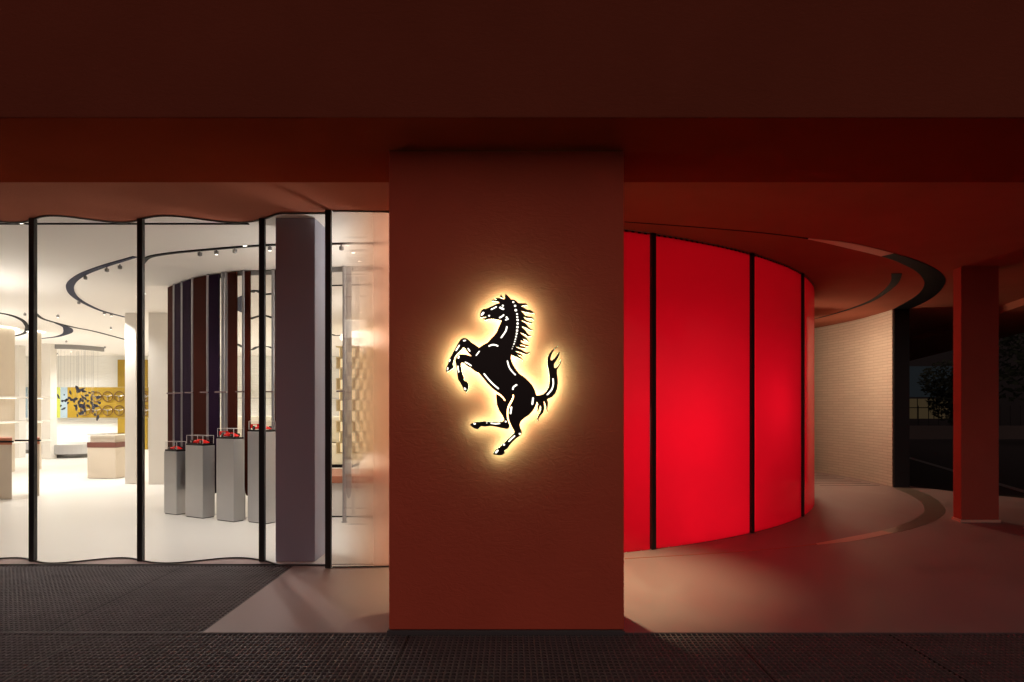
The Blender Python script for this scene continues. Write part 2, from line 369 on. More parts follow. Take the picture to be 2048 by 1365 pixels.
def mullion(x, y, ang, label, w=.056, group='black mullions of the shop front'):
    o = MB().box(-w/2, w/2, -.035, .02, .006, CZ-.002).build('window_mullion', M['mullion'], loc=(x,y,0), rz=math.radians(ang), bevel=.004)
    tag(o, label, 'mullion', group)
mullion(-6.1, 7.09, 0, 'black mullion beyond the left edge of the shop view')
mullion(-4.97, 7.09, 0, 'leftmost black mullion of the wavy glass front')
mullion(-3.85, 7.09, 0, 'second black mullion from the left, beside the white shop columns')
mullion(-2.59, 7.09, 0, 'black mullion in front of the tallest model car plinth')
mullion(*arc(1.6), 0, 'black mullion between the grey column and the orange frosted pane', .058)
for k, l_ in enumerate(['black mullion hidden behind the terracotta pillar', 'black mullion in the red glass nearest the terracotta pillar', 'middle black mullion in the red glass',
                        'thin black mullion at the right end of the red glass']):
    a0 = 14.7 + 13.1*k; mullion(*arc(a0), a0, l_, .056, 'black mullions of the red glass')
for k, l_ in enumerate(['black mullion round the bend of the red glass']):
    a0 = 75.2; mullion(*arc(a0), a0, l_, .056, 'black mullions of the red glass')

# ------------------------------------------------------------ pillar with the horse sign
PX0, PX1, PY = (778-1024)/1365*4.82, (1248-1024)/1365*4.82, 4.82
pl = thing('pillar', 'wide terracotta plaster pillar carrying the lit horse sign', 'pillar', ((PX0+PX1)/2, 5.1, 0))
s = MB().box(PX0, PX1, PY, 5.42, .03, 3.412)
o = s.build('shaft', M['pillar'], bevel=.006); o.parent = pl; o.matrix_parent_inverse = Matrix.Translation(-pl.location)
o = MB().box(PX0-.012, PX1+.004, PY-.012, 5.43, -.045, .026).build('skirting', M['skirt'], bevel=.003); o.parent = pl; o.matrix_parent_inverse = Matrix.Translation(-pl.location)

YS = PY - .085   # front of the plate
def cA(p): return (880+p[0]/9.75, 580+p[1]/9.75)
def cB(p): return (880+p[0]/9.75, 660+p[1]/9.75)
def cC(p): return (960+p[0]/9.75, 740+p[1]/9.75)
def cD(p): return (920+p[0]/9.75, 800+p[1]/9.75)
def cE(p): return (1000+p[0]/8.531, 580+p[1]/8.531)
outl = []
def seg(c, pts): outl.extend(c(p) for p in pts)
seg(cA, [(775,475),(790,430),(815,400),(850,380),(895,370),(940,355),(1000,325),(1060,295),(1110,275),(1165,266),(1140,235),(1090,218),(1040,216),(1005,212),(1022,198),(1060,193),(1108,197),
 (1110,184),(1066,168),(1120,160),(1170,164),(1210,178),(1240,192),(1262,184),(1268,165),(1262,130),(1275,78),(1310,110),(1350,145),(1390,190),(1440,192),(1480,215),(1530,262),
 (1600,265),(1665,262),(1695,283),(1702,300),(1670,295),(1620,307),(1574,322),(1630,345),(1700,390),(1760,395),(1810,430),(1850,465),(1790,452),(1720,442),(1650,430),(1575,413),
 (1622,455),(1660,503),(1720,518),(1790,530),(1830,563),(1838,592),(1800,562),(1740,552),(1680,550),(1628,526),(1660,572),(1700,603),(1760,625),(1802,634),(1790,652),(1740,645),(1680,630),(1630,606),(1575,596),
 (1630,630),(1680,662),(1720,715),(1770,763),(1808,780),(1790,790),(1740,777),(1700,752),(1650,732),(1580,706),(1622,747),(1670,790),(1700,843),(1740,883),(1788,896),(1762,909),(1710,906),(1670,881),(1620,852),(1555,833),
 (1600,870),(1650,908),(1700,948),(1727,998),(1750,1028),(1715,1006),(1670,977),(1600,946),(1640,983),(1640,1003),(1600,1000),(1563,983),(1600,1033),(1640,1056),(1690,1070),(1735,1083),(1715,1101),(1670,1098),(1620,1077),(1550,1070),
 (1590,1094),(1640,1110),(1692,1145),(1640,1142),(1570,1136),(1465,1106),(1530,1143),(1590,1163),(1640,1203),(1690,1224),(1735,1212),(1764,1208),(1747,1240),(1680,1256),(1630,1242),(1560,1216),(1465,1192),
 (1510,1225),(1565,1240),(1600,1273),(1622,1312),(1580,1290),(1500,1266),(1540,1290),(1580,1320)])
seg(cB, [(1626,602),(1560,562),(1500,532),(1440,515),(1392,488),(1383,540),(1395,610),(1430,690),(1480,770),(1550,860),(1640,920),(1730,1000),(1800,1080),(1850,1180)])
seg(cC, [(1100,500),(1160,498),(1230,475),(1290,425),(1335,350),(1358,250),(1355,130),(1342,20)])
seg(cE, [(812,1290),(808,1230),(810,1170),(835,1100),(880,1040),(940,990),(987,960),(930,1022),(885,1090),(868,1150),(864,1195),(880,1208),(920,1180),(970,1120),(1017,1056),(1012,1110),(985,1170),(940,1240),(922,1280),(924,1325),(943,1340),(985,1310),(1020,1250),(1040,1192),(1047,1230),(1020,1290),(988,1345)])
seg(cC, [(1503,0),(1500,60),(1515,160),(1520,260),(1505,370),(1470,460),(1410,530),(1312,575),(1326,630),(1325,700),(1310,760),(1326,830),(1300,790),(1285,720),(1275,660),(1238,608),(1250,680),(1256,760),(1230,840),(1175,900),(1140,960),(1135,1004),(1112,970),(1120,920),(1160,850),(1190,780),(1190,720),(1172,693),(1155,750),(1138,800),(1130,848),(1115,800),(1120,730),(1130,660),(1107,623),
 (1085,700),(1040,790),(960,880),(870,940),(800,1000),(775,1060),(780,1120),(812,1185),(818,1230)])
seg(cD, [(1180,697),(1110,745),(1040,805),(980,870),(930,950),(865,990),(875,1040),(830,1075),(740,1083),(655,1066),(655,1030),(700,970),(785,920),(820,870),(880,820),(950,750),(1020,690),(1065,625)])
seg(cC, [(610,1090),(565,985),(549,880),(554,790),(582,700),(632,610),(660,540),(659,487),(638,485),(632,540),(600,608),(555,680),(528,760),(522,850),(532,950),(558,1040),(582,1095),(556,1148)])
seg(cD, [(900,572),(800,550),(700,525),(600,512),(480,525),(415,515),(385,540),(360,575),(280,560),(195,495),(230,455),(300,438),(400,430),(460,418),(560,430),(700,435),(820,430),(855,405),(858,375),(830,310),(770,220),(720,100)])
seg(cC, [(315,520),(320,466),(395,512),(446,560),(480,608),(498,598),(458,535),(402,478),(330,430),(230,355),(130,250),(60,160)])
seg(cB, [(780,870),(755,838),(710,825),(660,790),(620,755),(540,710),(470,655),(430,640),(405,655),(410,720),(425,820),(460,930),(470,995),(520,1010),(552,1050),(555,1120),(530,1195),(508,1212),(475,1190),(440,1120),(395,1030),(350,970),(340,890),(330,780),(310,670),(300,590),(330,520),(375,485),(440,480),(520,490),(618,518),
 (560,460),(510,395),(480,350),(440,350),(400,410),(330,470),(285,540),(262,610),(245,670),(265,715),(250,755),(190,790),(130,825),(112,805),(125,740),(160,660),(170,590),(230,490),(290,380),(350,270),(400,190),(450,160),(510,165),(560,195),(600,240),(680,290),(765,350),(820,310),(880,275),(930,250),(990,180),(1060,110),(1110,40)])
seg(cA, [(1140,745),(1170,680),(1200,600),(1160,590),(1100,580),(1040,565),(950,565),(900,588),(850,580),(828,562),(870,555),(905,536),(902,522),(860,528),(800,545),(780,520)])
ear = [cA(p) for p in [(1190,88),(1215,125),(1242,160),(1200,155),(1172,140),(1180,115)]]
strokes = []
def st(c, pts, wd): strokes.append(([c(p) for p in pts], wd*.86/9.75))
for c, pts, wd in [
 (cA,[(815,488),(846,452)],46),(cA,[(956,508),(960,508)],38),(cA,[(1000,384),(1050,362),(1098,334)],28),(cA,[(1223,310),(1229,312)],40),(cA,[(1175,350),(1235,378)],44),(cA,[(1165,545),(1200,528),(1240,495)],34),
 (cA,[(1298,540),(1302,543)],42),(cA,[(1282,588),(1325,572)],32),(cA,[(1303,725),(1285,800),(1240,870),(1196,932)],33),(cA,[(958,1097),(1000,1080),(1040,1073),(1085,1080),(1124,1097)],33),
 (cA,[(462,995),(496,990)],28),(cA,[(376,1088),(316,1182)],29),(cA,[(548,1148),(582,1197)],26),(cA,[(766,1203),(708,1278)],26),
 (cB,[(368,518),(360,550)],36),(cB,[(493,634),(550,662),(607,700)],27),(cB,[(350,712),(355,770),(367,824)],27),(cB,[(196,586),(184,616)],28),(cB,[(153,742),(148,778)],27),(cB,[(482,1142),(496,1160)],36),
 (cB,[(1315,613),(1345,720),(1395,800),(1467,877)],29),(cB,[(862,862),(950,970),(1040,1065),(1138,1147)],30),
 (cC,[(640,378),(655,335),(712,296)],36),(cC,[(1034,556),(1020,668)],38),(cC,[(612,732),(595,848)],38),(cC,[(1422,180),(1428,280),(1395,390),(1312,484)],31),(cC,[(500,1010),(504,1010)],38),(cC,[(772,1248),(777,1248)],38),
 (cC,[(216,1042),(300,1053),(384,1047)],26),(cC,[(131,1037),(135,1037)],22),(cD,[(1064,706),(1010,752),(955,808)],28),(cD,[(856,877),(862,873)],38),(cD,[(736,990),(702,1028)],38),(cD,[(280,468),(292,468)],38)]: st(c, pts, wd)
for x, y, r in [(1430,243,24),(1465,315,26),(1478,400,31),(1503,475,22),(1507,533,24),(1513,590,27),(1513,660,27),(1510,730,29),(1503,797,27),(1495,857,24),(1483,914,21),(1470,967,18),(1458,1010,16),(1443,1058,17),(1425,1105,9),(1407,1150,9)]:
    st(cA, [(x-2,y-1),(x+2,y+1)], r*1.75)
def capsule(pts, wd, n=6):
    P = [Vector(p) for p in (smooth_path(pts, 4) if len(pts) > 2 else pts)]; r = wd/2; Lf=[]; Rt=[]
    for i, p in enumerate(P):
        d = (P[min(len(P)-1,i+1)] - P[max(0,i-1)]).normalized(); nrm = Vector((-d.y, d.x)); Lf.append(p+nrm*r); Rt.append(p-nrm*r)
    d = (P[-1]-P[-2]).normalized(); nrm = Vector((-d.y, d.x)); e1 = [P[-1]+nrm*r*math.cos(PI*k/n)+d*r*math.sin(PI*k/n) for k in range(1,n)]
    d = (P[0]-P[1]).normalized(); nrm = Vector((-d.y, d.x)); e0 = [P[0]+nrm*r*math.cos(PI*k/n)+d*r*math.sin(PI*k/n) for k in range(1,n)]
    return Lf + e1 + Rt[::-1] + e0
def clean(pts, eps=.15):
    out = []
    for p in pts:
        if not out or (Vector(p)-Vector(out[-1])).length > eps: out.append(p)
    return out
def outline_mesh(name, loops, depth):
    """loops in photograph pixels -> flat plate with holes, in plate metres"""
    cu = bpy.data.curves.new(name, 'CURVE'); cu.dimensions = '2D'; cu.fill_mode = 'BOTH'; cu.extrude = depth/2
    for lp in loops:
        sp = cu.splines.new('POLY'); sp.points.add(len(lp)-1); sp.use_cyclic_u = True
        for q, p in zip(sp.points, lp): q.co = ((p[0]-1024)/1365*YS, -(p[1]-815)/1365*YS, 0, 1)
    o = bpy.data.objects.new(name, cu); COL.objects.link(o); bpy.context.view_layer.update()
    dg = bpy.context.evaluated_depsgraph_get(); me = bpy.data.meshes.new_from_object(o.evaluated_get(dg)); me.name = name
    bpy.data.objects.remove(o); bpy.data.curves.remove(cu)
    me.transform(Matrix.Rotation(PI/2, 4, 'X')); return me
sign = thing('horse_sign', 'black rearing horse emblem with lit cut-outs and a yellow halo on the terracotta pillar', 'sign', (0, YS, H))
main = clean(outl)
holes = [[tuple(v) for v in capsule(p, wd)] for p, wd in strokes]
def add_sign(name, me, m, y):
    me.materials.clear(); me.materials.append(m); o = bpy.data.objects.new(name, me); COL.objects.link(o); o.parent = sign; o.location = (0, y, 0); return o
add_sign('horse_plate', outline_mesh('horse_plate', [main, ear] + holes, .030), M['plate'], .009)
def inset(pts, d):
    out = []; n = len(pts); A = sum(pts[i][0]*pts[(i+1)%n][1]-pts[(i+1)%n][0]*pts[i][1] for i in range(n))
    sg = 1 if A > 0 else -1
    return [tuple(Vector(p)) for p in pts]
for p, wd in strokes:
    add_sign('light_insert', outline_mesh('light_insert', [[tuple(v) for v in capsule(p, wd*1.02)]], .004), M['opal'], .003)
add_sign('led_backing', outline_mesh('led_backing', [main, ear], .001), M['led'], .0255)

# ------------------------------------------------------------ grating
def grating(name, x0, x1, y0, y1, label, seams):
    px, py, bw = .0372, .050, .009; V = []; F = []; mb = MB()
    nx = int((x1-x0)/px); ny = int((y1-y0)/py)
    for i in range(nx+1):
        x = x0 + i*px; mb.box(x-bw/2, x+bw/2, y0, y1, -.035, -.004)
    for j in range(ny):
        y = y0 + (j+.5)*py; k = len(mb.v); vs = []; fs = []
        n = nx*4
        for i in range(n+1):
            x = x0 + i*px/4; yy = y + .011*abs(math.sin(PI*i/4)); zt = -.006 - .003*(1-abs(math.sin(PI*i/4)))
            vs += [(x,yy-.008,zt),(x,yy+.008,zt),(x,yy-.008,-.03)]
        for i in range(n):
            a = 3*i; fs += [(a,a+3,a+4,a+1),(a+2,a+5,a+3,a)]
        mb.add(vs, fs)
    g = mb.build(name, M['grate']); tag(g, label, 'grating')
    fr = MB()
    for yy in (y0, y1): fr.box(x0, x1, yy-.006 if yy == y0 else yy-.012, yy+.006 if yy == y0 else yy, -.05, -.001)
    fr.build('edge_frame', M['grate'], g)
    for sxx in seams:
        MB().box(sxx-.005, sxx+.005, y0+.01, y1-.015, -.05, -.006).build('panel_seam', M['tyre'], g)
    return g
grating('floor_grating', -5.54, 5.6, 2.6, 4.848, 'dark perforated metal floor grating running across the foreground', [-4.12,-2.99,-1.858,-.725,.408,1.541,2.674,3.807])
grating('floor_grating', -7.2, -2.2, 4.86, 6.91, 'dark metal floor grating before the wavy shop glass', [-4.46,-3.33])

# ------------------------------------------------------------ right side: column, brick wall, ring slot and inlay
c = [(6.25,9.5),(6.776,9.5),(6.83,9.75),(6.3,9.75)]
cl = thing('column', 'slim terracotta column standing free on the right', 'column', (6.5, 9.6, 0))
o = MB().prism(c, .035, CZ+.004).build('shaft', M['column_terra'], bevel=.006); o.parent = cl; o.matrix_parent_inverse = Matrix.Translation(-cl.location)
c2 = [(6.235,9.485),(6.79,9.485),(6.845,9.765),(6.285,9.765)]
o = MB().prism(c2, 0, .035).build('skirting', M['strip_beige']); o.parent = cl; o.matrix_parent_inverse = Matrix.Translation(-cl.location)

outer = smooth_path([(1.19,7.2),(2.04,7.42),(2.8,7.65),(3.43,7.90),(4.06,8.15),(4.85,8.68),(5.40,9.10),(6.07,9.74),(6.70,10.55),(7.30,11.7),(7.67,12.68),(7.95,13.73)], 5)
innr = smooth_path([(1.19,7.215),(2.04,7.435),(2.8,7.668),(3.44,7.945),(4.08,8.36),(4.78,8.84),(5.25,9.24),(5.83,9.84),(6.40,10.6),(6.89,11.5),(7.24,12.4),(7.62,13.66)], 5)
ring = thing('curved_ceiling_slot', 'curved black and beige slot in the canopy ceiling above the floor inlay', 'ceiling slot')
def cut(k0, k1): return outer[k0:k1+1], innr[k0:k1+1]
for nm, k0, k1, m in [('hairline_joint', 0, 15, M['slot']), ('lit_reveal', 15, 25, M['strip_beige']), ('open_slot', 25, 55, M['slot'])]:  # pale stretch: light inside the slot put into the ribbon's colour
    A, B = cut(k0, k1); MB().ribbon(A, B, CZ-.002, CZ+.003).build(nm, m, ring)
A = smooth_path([(5.71,9.99),(6.09,10.77),(6.42,11.71),(6.67,12.68),(6.77,13.83),(6.73,15.0),(6.5,16.5)], 5)
B = smooth_path([(5.55,9.99),(5.93,10.70),(6.30,11.66),(6.58,12.66),(6.71,13.83),(6.69,15.0),(6.46,16.5)], 5)
tag(MB().ribbon(A, B, CZ-.002, CZ+.003).build('curved_ceiling_slot', M['slot']), 'short black tapering slot in the ceiling nearer the red glass', 'ceiling slot')
inlay = thing('floor_inlay', 'curved bronze inlay strip sunk in the concrete floor around the red glass', 'floor inlay')
for nm, k0, k1, m in [('hairline_joint', 0, 16, M['wood']), ('stone_strip', 16, 25, M['strip_beige']), ('bronze_strip', 25, 55, M['strip_metal'])]:  # one stretch is paler beige than the bronze
    A, B = cut(k0, k1); MB().ribbon(A, B, -.002, .003).build(nm, m, inlay)
bwp = smooth_path([(7.62,13.68),(7.69,14.6),(7.69,15.5),(7.53,16.7),(7.2,18.2),(6.7,20)], 8)
bw = thing('brick_wall', 'curved pale thin-brick wall behind the red glass', 'wall')
mb = MB().wall([(p[0], p[1]) for p in bwp], .003, CZ, -.30)
o = mb.build('brick_face', M['brick'], bw)
uvl = o.data.uv_layers.new(name='UVMap')
acc = {}
tot = 0; cum = [0]
for i in range(1, len(bwp)): tot += (Vector(bwp[i])-Vector(bwp[i-1])).length; cum.append(tot)
for pgn in o.data.polygons:
    for li in pgn.loop_indices:
        co = o.data.vertices[o.data.loops[li].vertex_index].co
        k = min(range(len(bwp)), key=lambda q: (bwp[q][0]-co.x)**2+(bwp[q][1]-co.y)**2)
        uvl.data[li].uv = (cum[k], co.z)
MB().prism([(7.615,13.60),(7.955,13.66),(7.955,13.76),(7.63,13.675)], .003, CZ).build('end_post', M['mullion'], bw)
MB().box(7.15, 7.19, 16.55, 17.6, .003, CZ).build('jamb', M['housing'], bw)
# drain slits by the brick wall
dr = MB()
for k in range(7):
    y = 13.95 + k*.33; dr.box(6.3+.03*k, 7.52-.02*k, y, y+.035, .001, .003)
tag(dr.build('floor_drain', M['slot']), 'parallel dark drain slits in the floor at the foot of the brick wall', 'drain')

# ------------------------------------------------------------ street beyond
MB().box(12, 60, 36, 36.4, -.08, .62).build('boundary_wall', mat('grey_render', (.10,.085,.075), .9), None)
tag(bpy.data.objects['boundary_wall'], 'low grey boundary wall across the dark street', 'wall')
bd = thing('building', 'dark building across the street with dim lit windows', 'building', (38,60,0))
def chb(mb, name, m): o = mb.build(name, m); o.parent = bd; o.matrix_parent_inverse = Matrix.Translation(-bd.location); return o
chb(MB().box(20, 75, 60, 75, -.08, 14), 'wall', M['black'])
for k in range(3):
    x = 34.2 + k*1.45; chb(MB().box(x, x+1.35, 59.93, 59.99, .6, 2.35), 'window', M['lit_window'])
chb(MB().box(33.8, 40, 59.94, 59.99, 2.5, 5.2), 'clerestory', M['lit_teal'])
fn = thing('fence', 'thin dark metal fence in front of the dim lit windows', 'fence', (30,40,0))
f = MB()
for k in range(40): f.box(22+k*.6, 22.03+k*.6, 40, 40.03, -.08, 1.7)
f.box(22, 46, 40.0, 40.02, 1.55, 1.6); f.box(22, 46, 40.0, 40.02, .7, .74)
o = f.build('rails', M['black']); o.parent = fn; o.matrix_parent_inverse = Matrix.Translation(-fn.location)
def tree(x, y, h, r, label, n=1500):
    t = thing('tree', label, 'tree', (x,y,-.08))
    mb = MB(); mb.tube([(0,0,0),(.05,.02,h*.3),(-.05,0,h*.6),(.1,0,h*.85)], .12)
    for k in range(6):
        a = k*1.05; mb.tube([(0,0,h*(.3+.07*k)),(.4*r*math.cos(a),.4*r*math.sin(a),h*(.45+.07*k)),(.75*r*math.cos(a),.75*r*math.sin(a),h*(.55+.06*k))], .035, 5)
    mb.build('trunk', M['bark'], t)
    cb = MB(); rd = random.Random(int(x*10))
    for k in range(n):
        while True:
            p = Vector((rd.uniform(-1,1), rd.uniform(-1,1), rd.uniform(-1,1)))
            if p.length < 1 and p.length > .35*rd.random(): break
        q = Vector((p.x*r*(1+.25*math.sin(3*p.z+x)), p.y*r, h*.62 + p.z*h*.42)); s_ = .10 + .12*rd.random()
        u = Vector((rd.gauss(0,1),rd.gauss(0,1),rd.gauss(0,1))).normalized(); v = u.orthogonal().normalized()
        cb.add([q-u*s_, q+v*s_*.5, q+u*s_, q-v*s_*.5], [(0,1,2,3)])
    cb.build('crown', M['leaf'], t)
tree(24.5, 38, 4.2, 1.6, 'small dark tree by the fence, left of the free standing column')
tree(23.5, 30.5, 8.5, 3.0, 'large black tree at the right edge beyond the canopy', 3000)

# ------------------------------------------------------------ inside the shop: columns
def col_box(name, x0, x1, y0, y1, label, m):
    return tag(MB().box(x0, x1, y0, y1, .007, CZ-.002).build(name, m, bevel=.006), label, 'column', 'square columns in the shop')
col_box('column', -2.441, -2.034, 7.045, 7.50, 'tall square grey column just inside the glass beside the orange pane', M['column'])
x0 = (250-1024)/1365*14.15
col_box('column', x0, (272-1024)/1365*14.15, 14.15, 14.5, 'slim white shop column left of the second black mullion', M['white'])
col_box('column', (297-1024)/1365*14.1, (335-1024)/1365*14.1, 14.1, 14.5, 'wider white shop column beside the dark red fins', M['white'])
col_box('column', (84-1024)/1365*21, (101-1024)/1365*21, 21, 21.3, 'far white shop column left of the round platform', M['white'])
col_box('column', (20-1024)/1365*21.5, (38-1024)/1365*21.5, 21.5, 21.8, 'far white shop column near the left shelf tower', M['white'])

# ceiling slots inside (dark ribbons)
def ceil_line(name, pts, wpx, label, m=None, cat='ceiling slot', k=6):
    P = smooth_path([CE(*p) for p in pts], k); wd = smooth_path([(q, 0) for q in wpx], k); A=[]; B=[]
    for i, p in enumerate(P):
        d = (Vector(P[min(len(P)-1,i+1)])-Vector(P[max(0,i-1)])).normalized(); nrm = Vector((-d.y, d.x)); h_ = wd[i][0]/2
        A.append(tuple(Vector(p)+nrm*h_)); B.append(tuple(Vector(p)-nrm*h_))
    return tag(MB().ribbon(A, B, CZ-.014, CZ-.002).build(name, m or M['slot']), label, cat, 'dark lighting tracks in the shop ceiling')
ceil_line('ceiling_track', [(-40,447),(120,447),(300,447),(498,447)], [.03]*4, 'straight black line in the shop ceiling just inside the glass')
ceil_line('ceiling_track', [(270,513),(250,519),(210,531),(170,546),(150,558),(142,567),(140,575),(144,586),(155,597),(175,609),(205,622),(250,634)], [.05,.06,.08,.09,.1,.11,.11,.1,.08,.07,.06,.05], 'wide looped black ceiling track around the left ceiling spotlights', M['dark_mirror'])
ceil_line('ceiling_track', [(283,531),(287,523),(300,513),(340,506),(400,500),(470,494),(550,489),(660,487),(720,486),(800,487)], [.06]*10, 'long curved black ceiling track running right towards the pillar')
ceil_line('ceiling_track', [(-20,623),(20,630),(44,640),(53,650),(54,657),(48,667),(20,674)], [.08]*7, 'thin looped ceiling track above the leftmost shelf tower')
ceil_line('ceiling_track', [(72,627),(85,637),(110,645),(150,655),(190,663),(250,679)], [.06]*6, 'thin diagonal ceiling track crossing towards the slim white column')
ceil_line('ceiling_track', [(112,646),(130,653),(136,658),(136,664),(128,669),(110,674),(83,677)], [.06,.12,.2,.2,.12,.08,.06], 'small hooked ceiling track left of the round platform', M['dark_mirror'])
ceil_line('ceiling_track', [(503,584),(512,581),(530,588),(545,587)], [.09,.07,.09,.07], 'wavy ceiling track seen between the dark red fins, upper')
ceil_line('ceiling_track', [(500,638),(515,633),(530,631),(545,636)], [.09,.07,.09,.07], 'wavy ceiling track seen between the dark red fins, middle')
ceil_line('ceiling_track', [(474,688),(500,700),(515,694),(535,693),(548,698)], [.12,.1,.12,.1,.12], 'wavy ceiling track seen between the dark red fins, lowest')
ceil_line('ceiling_track', [(486,592),(478,600),(475,608),(479,618),(485,624)], [.05,.16,.22,.16,.05], 'short crescent ceiling track seen between two fins', M['dark_mirror'])
ceil_line('ceiling_track', [(652,571),(690,570),(730,569),(790,568)], [.05]*4, 'short straight ceiling track behind the orange frosted pane')
ceil_line('ceiling_track', [(652,667),(664,669),(672,671),(690,670)], [.08]*4, 'far thin ceiling track beside the black mullion of the orange pane')

# spotlights: visible ones and their lamps
WARM = (1.0, .955, .90); COOL = (1.0, .985, .95)
def spot(x, y, lit, label, power=260, extra=False, red=False):
    X, Y = (x, y) if extra else CE(x, y)
    t = thing('spotlight', label, 'spotlight', (X, Y, CZ-.014), rz=random.uniform(-.6,.6), group='small ceiling spotlights in the shop')
    if extra:
        MB().cyl(0,0,.004,.0125,.034,16).build('trim', M['white_ceiling'], t); MB().cyl(0,0,.0015,.0038,.024,12).build('lens', M['lens'], t)
        lamp('lamp', 'SPOT', (0,0,-.01), power*((.122 if Y < 13 else .46) if not red else .034), WARM if Y < 13 else COOL, .03, t, (0,0,0), 150, .8); return
    MB().cyl(0,0,-.02,0,.01,8).box(-.02,.02,-.02,.02,-.062,-.018).build('housing', M['housing'], t, bevel=.004)
    MB().cyl(0,0,-.066,-.0615,.015,12).build('lens', M['lens'] if lit else M['housing'], t)
    lamp('lamp', 'SPOT', (0,0,-.09), power*((.122 if Y < 13 else .46) if not red else .034), WARM if Y < 13 else COOL, .03, t, (0,0,0), 140, .8)
vis = [(214,533,0,'spotlight hanging on the looped track, nearest the second mullion',150),(240,527,0,'small spotlight high on the looped track',150),(171,549,0,'spotlight on the upper bend of the looped track',150),(158,600,0,'spotlight at the lower bend of the looped track',200),
 (209,622,1,'left lit spotlight of the pair on the looped track',260),(223,625,1,'right lit spotlight of the pair on the looped track',260),(400,500,0,'spotlight above the dark red fins, left of the lit one',200),(433,497,1,'lit spotlight above the dark red fins',300),
 (470,494,0,'unlit spotlight above the fins, right of the lit one',200),(540,489,1,'lit spotlight beside the grey column',300),(683,488,0,'spotlight beside the black mullion of the orange pane',200),
 (50,624,0,'small spotlight above the left shelf tower',250),(116,628,1,'lone lit spotlight between the first mullion and the looped track',350),(222,653,1,'lit twin spotlight left of the slim white column',350),
 (133,680,0,'grey spotlight in front of the ring canopy, left',350),(210,692,0,'grey spotlight at the right end of the ring canopy',350),(46,703,1,'far lit spotlight left of the first mullion',450),(115,706,1,'far lit spotlight under the ring canopy, left',450),
 (156,713,0,'far spotlight under the ring canopy, middle',450),(231,713,1,'far lit spotlight above the mustard column',450)]
for v in vis: spot(v[0], v[1], v[2], v[3], v[4])
deep = ['downlight in the shop ceiling outside the left edge of the view', 'second downlight outside the left edge, farther in', 'downlight in the shop ceiling over the cream showcase aisle',
        'downlight in the shop ceiling left of the shelf towers', 'downlight in the ceiling between the slim white column and the rear wall', 'downlight behind the dark red fins', 'downlight over the sofa behind the fins',
        'downlight in front of the rear wall right of the wider white column', 'downlight over the mustard upright panel', 'rearmost downlight behind the terracotta pillar', 'downlight ahead of the round display platform',
        'downlight outside the left edge, near the rear wall', 'downlight washing the right half of the mustard artwork', 'downlight washing the striped left end of the artwork']
ext = [(-3.22,8.24,900),(-2.0,8.6,150),(-5.2,7.256,140),(-7.3,7.256,140),(-9.5,9.0,200),(-10.5,12.5,350),(-6.3,11.7,300),(-14,14,350),(-8.5,17.5,400),(-3.0,12.5,350),(-3.0,17,400),(-5.5,20.5,500),(-9.0,22,500),(-2.6,23,500),(-17,18,500),(-18,23,500),(-12.5,23.5,450),(-15.5,24,450)]  # extra downlights added as fill to even out the shop light
for i, (X, Y, p) in enumerate(ext):
    spot(X, Y, 1, ['downlight in the shop ceiling near the model car plinths','downlight in the shop ceiling behind the grey column','downlight just inside the wavy glass, near the second mullion','downlight just inside the wavy glass, near the first mullion'][i] if i < 4 else deep[i-4], p, extra=True)

def fill_uplight(x, y, p, label):  # unseen uplights added to brighten the shop ceiling
    t = thing('floor_lamp', label, 'lamp', (x, y, .006), 0, 'torchiere uplighters in the shop')
    MB().cyl(0,0,0,.02,.15,24).cyl(0,0,.02,1.9,.015,10).build('stand', M['steel'], t)
    MB().cyl(0,0,1.9,1.98,.05,24,.17).build('bowl', M['housing'], t); MB().cyl(0,0,1.981,1.985,.15,24).build('diffuser', M['lens'], t)
    lamp('lamp', 'SPOT', (0,0,2.0), p, WARM, .12, t, (PI,0,0), 165, .9)
fill_uplight(-1.25, 8.6, 200, 'torchiere lamp behind the terracotta pillar')
fill_uplight(-8.6, 9.8, 260, 'torchiere lamp outside the left edge, near the glass')
fill_uplight(-12.2, 13.2, 460, 'torchiere lamp outside the left edge, deeper in the shop')
fill_uplight(-1.6, 13.0, 360, 'torchiere lamp deep behind the terracotta pillar')
fill_uplight(-14.5, 17.5, 520, 'torchiere lamp outside the left edge, far back')

# ------------------------------------------------------------ fins and poles
fs_ = thing('fin_screen', 'curved screen of dark red and purple vertical fins with steel poles behind the plinths', 'screen')
def topline(x):   # pixel x -> plan point on the curved screen
    P = [(337,573),(350,568),(367,562),(388,555),(415,549),(440,546),(474,541),(500,540),(550,539),(600,536),(652,534),(700,532),(780,531)]
    for (a, ya), (b, yb) in zip(P[:-1], P[1:]):
        if x <= b: t = (x-a)/(b-a); return CE(x, ya+(yb-ya)*t)
    return CE(x, 531)
def fin(xa, xb, m, zb=.38):
    a = Vector(topline(xa)); b = Vector(topline(xb)); d = (b-a); L = d.length; ang = math.atan2(d.y, d.x)
    pts = [(0,CZ-.02),(L,CZ-.02)] + [(L/2+L/2*math.cos(t), zb + .16 - .16*math.sin(t)) for t in [PI*k/8 for k in range(9)]]
    MB().prism_y(pts, -.012, .012).build('fin', m, fs_, loc=(a.x, a.y, 0), rz=ang, bevel=0)
for xa, xb, m in [(337,347,'fin_red'),(351,362,'fin_purple'),(367,383,'fin_purple'),(388,414,'fin_red'),(419,439,'fin_purple'),(457,474,'fin_red'),(490,501,'fin_red'),(551,575,'fin_red'),(693,703,'steel')]:
    fin(xa, xb, M[m], .34)
